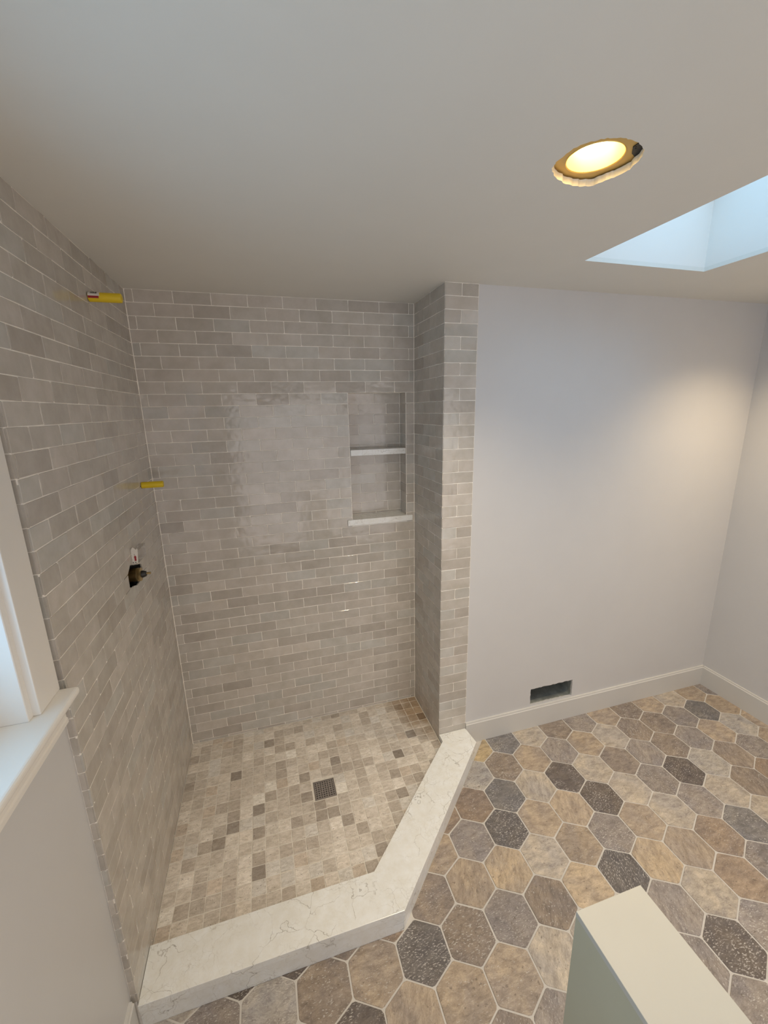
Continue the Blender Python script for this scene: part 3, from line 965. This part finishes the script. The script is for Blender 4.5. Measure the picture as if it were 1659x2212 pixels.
# ------------------------------------------------------------------ recessed ceiling lamps
def recessed(x, y, label, open_hole, power=LAMP_W, colour=LAMP_COL):
    t = thing('recessed_light', label, 'light', (x, y, H))
    zb = H + 0.0195
    R0 = 0.0635
    cx, cy = (x + 0.006, y + 0.010) if open_hole else (x, y)
    if open_hole:
        keep(slab('housing_plate', rect(x - 0.19, x + 0.19, y - 0.19, y + 0.19), [circ(cx, cy, R0, 48)], lambda u, v, q: (u, v, zb + q), 0.0015, M['gold_glow']), t)
        keep(slab('bracket', [(1.4105, -1.383), (1.4105, -1.41), (1.45, -1.41), (1.45, -1.352), (1.428, -1.363)], [rect(1.4135, 1.4165, -1.3885, -1.3855), rect(1.4185, 1.4215, -1.383, -1.380)], lambda u, v, q: (u, v, zb - 0.0022 + q), 0.002, M['black']), t)
        keep(lathe('rolled_rim', [(0, R0 + 0.003), (-0.002, R0 + 0.0015), (0.0, R0 - 0.0005)], (0, 0, 1), (cx, cy, zb), M['gold_glow'], None, 48), t)
    else:
        keep(lathe('trim_ring', [(0, 0.095), (-0.004, 0.094), (-0.005, 0.075), (0.0, R0)], (0, 0, 1), (x, y, H), M['trim'], None, 40), t)
        zb = H + 0.001
    keep(lathe('reflector', [(0, R0), (0.03, R0 - 0.003), (0.060, R0 - 0.008), (0.085, R0 - 0.016), (0.09, 0.02), (0.09, 0.001)], (0, 0, 1), (cx, cy, zb), M['reflector'], None, 40), t)
    keep(lathe('bulb', [(0.0905, 0.016), (0.075, 0.022), (0.050, 0.036), (0.038, 0.038), (0.030, 0.034), (0.025, 0.022), (0.0235, 0.001)], (0, 0, 1), (cx - 0.004, cy + 0.008, zb), M['bulb'], None, 32), t)
    ld = bpy.data.lights.new('lamp_glow', 'SPOT')
    ld.energy = power
    ld.color = colour
    ld.spot_size = math.radians(124)
    ld.spot_blend = 1.0
    ld.shadow_soft_size = 0.03
    lo = bpy.data.objects.new('lamp_glow', ld)
    C.objects.link(lo)
    lo.location = (cx - 0.004, cy + 0.008, zb + 0.018)
    keep(lo, t)
    return t
recessed(*LAMPS[0], 'lit recessed ceiling lamp in a ragged oversized hole above the shower', True, LAMP_W * 1.9, (1.0, 0.80, 0.54))
recessed(*LAMPS[1], 'unseen recessed ceiling lamp with white trim by the right wall, source of its warm patch', False, LAMP_W * 1.5, (1.0, 0.78, 0.50))  # unseen lamp, placed by the warm patch it casts on the wall
recessed(*LAMPS[2], 'added fill lamp with white trim above and behind the camera, left of the half wall', False, LAMP_W * 0.45)  # added out of view to brighten the left wall and curb
recessed(*LAMPS[3], 'added fill lamp with white trim in the rear right corner', False, LAMP_W * 0.3)  # added out of view as weak fill light

# ------------------------------------------------------------------ skylight (window_2)
sky = bpy.data.objects.new('window_2', None)
C.objects.link(sky)
sky['kind'] = 'structure'
sky['label'] = 'skylight with white painted shaft in the ceiling'
x0, x1, y0, y1 = SK
SH = 0.33
for nm, b in (('shaft_panel', (x0 - 0.02, x0, y0 - 0.02, y1 + 0.02)), ('shaft_panel', (x1, x1 + 0.02, y0 - 0.02, y1 + 0.02)), ('shaft_panel', (x0, x1, y1, y1 + 0.02)), ('shaft_panel', (x0, x1, y0 - 0.02, y0))):
    box(nm, *b, H + 0.0161, H + SH, M['trim'], sky)
fw = 0.02
slab('sash', rect(x0 - 0.02, x1 + 0.02, y0 - 0.02, y1 + 0.02), [rect(x0 + fw, x1 - fw, y0 + fw, y1 - fw)], lambda u, v, t: (u, v, H + SH + t), 0.05, M['trim'], sky)
box('pane', x0 + fw - 0.01, x1 - fw + 0.01, y0 + fw - 0.01, y1 - fw + 0.01, H + SH + 0.02, H + SH + 0.026, M['glass_sky'], sky)
def portal(name, loc, rot, sx, sy):
    ld = bpy.data.lights.new(name, 'AREA')
    ld.shape = 'RECTANGLE'
    ld.size, ld.size_y = sx, sy
    ld.cycles.is_portal = True
    lo = bpy.data.objects.new(name, ld)
    C.objects.link(lo)
    lo.location, lo.rotation_euler = loc, rot
portal('skylight_portal', ((x0 + x1) / 2, (y0 + y1) / 2, H + SH + 0.06), (0, 0, 0), x1 - x0, y1 - y0)

# ------------------------------------------------------------------ window in the left wall (window_1)
win = bpy.data.objects.new('window_1', None)
C.objects.link(win)
win['kind'] = 'structure'
win['label'] = 'white cased window in the left wall beside the tiled shower'
wy0, wy1, wz0, wz1 = W1
XF = -0.001                                                     # casing face
CW = 0.098
def casing(name, y0, y1, z0, z1, vertical, flip):
    """flat board with eased inner edge and raised outer band"""
    o = box(name, XL, XF, y0, y1, z0, z1, M['trim'], win, 0.003, 2)
    return o
casing('casing', wy1 + 0.018, wy1 + 0.018 + CW, wz0, wz1 + 0.018 + CW, True, False)
casing('casing', wy0 - 0.018 - CW, wy0 - 0.018, wz0, wz1 + 0.018 + CW, True, True)
casing('casing', wy0 - 0.018, wy1 + 0.018, wz1 + 0.018, wz1 + 0.018 + CW, False, False)
# jamb liner, stop bead, sash and pane
for nm, b in (('jamb', (XL - 0.118, XL + 0.004, wy1 - 0.001, wy1 + 0.019, wz0, wz1 + 0.018)), ('jamb', (XL - 0.118, XL + 0.004, wy0 - 0.019, wy0 + 0.001, wz0, wz1 + 0.018)), ('jamb', (XL - 0.118, XL + 0.004, wy0, wy1, wz1 - 0.001, wz1 + 0.018)),
              ('stop_bead', (XL - 0.0765, XL - 0.064, wy1 - 0.010, wy1 - 0.001, wz0, wz1)), ('stop_bead', (XL - 0.0765, XL - 0.064, wy0 + 0.001, wy0 + 0.010, wz0, wz1))):
    box(nm, *b, M['trim'], win, 0.0015, 1)
sash = slab('sash', rect(wy0, wy1 - 0.002, wz0, wz1), [rect(wy0 + 0.05, wy1 - 0.052, wz0 + 0.06, (wz0 + wz1) / 2 - 0.02), rect(wy0 + 0.05, wy1 - 0.052, (wz0 + wz1) / 2 + 0.02, wz1 - 0.05)],
            lambda u, v, t: (XL - 0.115 + t, u, v), 0.038, M['trim'], win)
o = box('pane', XL - 0.098, XL - 0.094, wy0 + 0.045, wy1 - 0.047, wz0 + 0.05, wz1 - 0.045, M['glass'], win)
# stool with rounded nose and an apron of two mouldings
bm = bmesh.new()
bm_box(bm, XL - 0.116, 0.0405, -2.46, -1.187, wz0 - 0.020, wz0)
ed = [e for e in bm.edges if all(v.co.x > 0 for v in e.verts) or all(abs(v.co.y + 1.187) < 1e-5 for v in e.verts)]
bmesh.ops.bevel(bm, geom=ed, offset=0.0075, segments=3, affect='EDGES', profile=0.5)
from_bm('stool', bm, M['trim'], win)
ap = [(XL, wz0 - 0.020), (0.016, wz0 - 0.020), (0.016, wz0 - 0.036), (0.010, wz0 - 0.040), (0.006, wz0 - 0.043), (0.006, wz0 - 0.072), (0.009, wz0 - 0.075), (0.009, wz0 - 0.086), (0.003, wz0 - 0.090), (XL, wz0 - 0.090)]
bm = bmesh.new()
ya, yb = -2.44, -1.205
A = [bm.verts.new((x, ya, z)) for x, z in ap]
B = [bm.verts.new((x, yb, z)) for x, z in ap]
bm.faces.new(A)
bm.faces.new(list(reversed(B)))
for i in range(len(ap)):
    bm.faces.new([A[i], B[i], B[(i + 1) % len(ap)], A[(i + 1) % len(ap)]])
from_bm('apron', bm, M['trim'], win)
portal('window_portal', (XL - 0.16, (wy0 + wy1) / 2, (wz0 + wz1) / 2), (0, -math.pi / 2, 0), wz1 - wz0, wy1 - wy0)

# added glazed door behind the camera, there to fill the room with light (fill_door_1)
dr = bpy.data.objects.new('fill_door_1', None)
C.objects.link(dr)
dr['kind'] = 'structure'
dr['label'] = 'added glass door behind the camera that fills the room with light'
ux0, ux1, uz0, uz1 = W3
um = (ux0 + ux1) / 2
slab('frame', rect(ux0, ux1, uz0, uz1), [rect(ux0 + 0.06, um - 0.04, uz0 + 0.09, uz1 - 0.06), rect(um + 0.04, ux1 - 0.06, uz0 + 0.09, uz1 - 0.06)], lambda u, v, t: (u, YB - 0.085 + t, v), 0.045, M['trim'], dr)
box('pane', ux0 + 0.05, ux1 - 0.05, YB - 0.066, YB - 0.060, uz0 + 0.08, uz1 - 0.05, M['glass_fill'], dr)
portal('fill_portal', (um, YB - 0.125, (uz0 + uz1) / 2), (math.pi / 2, 0, 0), ux1 - ux0, uz1 - uz0)

# ------------------------------------------------------------------ baseboards
ZBB = 0.069
def profile_run(name, p, q, inward):
    """baseboard from p to q: flat board with a small chamfered cap"""
    pr = [(0, ZH - 0.002), (0.0145, ZH - 0.002), (0.0145, ZBB - 0.012), (0.011, ZBB - 0.0085), (0.0095, ZBB), (0, ZBB)]
    bm = bmesh.new()
    A = [bm.verts.new((p[0] + inward[0] * d, p[1] + inward[1] * d, z)) for d, z in pr]
    B = [bm.verts.new((q[0] + inward[0] * d, q[1] + inward[1] * d, z)) for d, z in pr]
    n = len(pr)
    bm.faces.new(A)
    bm.faces.new(B)
    for i in range(n):
        bm.faces.new([A[i], B[i], B[(i + 1) % n], A[(i + 1) % n]])
    return structure(from_bm(name, bm, M['base']))
profile_run('baseboard_front', (XR + WE + 0.0015, YF + 0.006), (XW, YF + 0.006), (0, -1))
profile_run('baseboard_right', (XW, YF - 0.0085), (XW, YB), (-1, 0))
profile_run('baseboard_left', (XL, YO - 0.001), (XL, YB), (1, 0))

# ------------------------------------------------------------------ duct in the wall
duct = thing('floor_duct', 'galvanised metal duct inside the ragged hole above the front baseboard', 'duct', (2.158, YF + 0.02, 0.07))
dx0, dx1, dz0, dz1, dy0, dy1 = 2.000, 2.317, 0.070, 0.203, YF + 0.0198, YF + 0.46
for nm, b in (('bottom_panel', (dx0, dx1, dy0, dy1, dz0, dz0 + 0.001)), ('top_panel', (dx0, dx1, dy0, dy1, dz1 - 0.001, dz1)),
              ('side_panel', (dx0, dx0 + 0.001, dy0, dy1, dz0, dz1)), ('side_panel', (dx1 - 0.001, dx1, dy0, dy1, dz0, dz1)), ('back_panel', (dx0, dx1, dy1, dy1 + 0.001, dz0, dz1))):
    keep(box(nm, *b, M['galv'] if nm != 'back_panel' else M['dark']), duct)  # back panel near-black, the depth's shade put into its colour

# ------------------------------------------------------------------ half wall in front of the camera
hx0, hx1, hy1, hz = 1.012, 1.157, -1.854, 1.0
half = structure(box('wall_half', hx0, hx1, YB, hy1, ZH - 0.002, hz - 0.0125, M['green']))
box('top_board', hx0 - 0.0005, hx1 + 0.0005, YB, hy1 - 0.0005 + 0.001, hz - 0.0125, hz, M['cream'], half, 0.0012, 2)
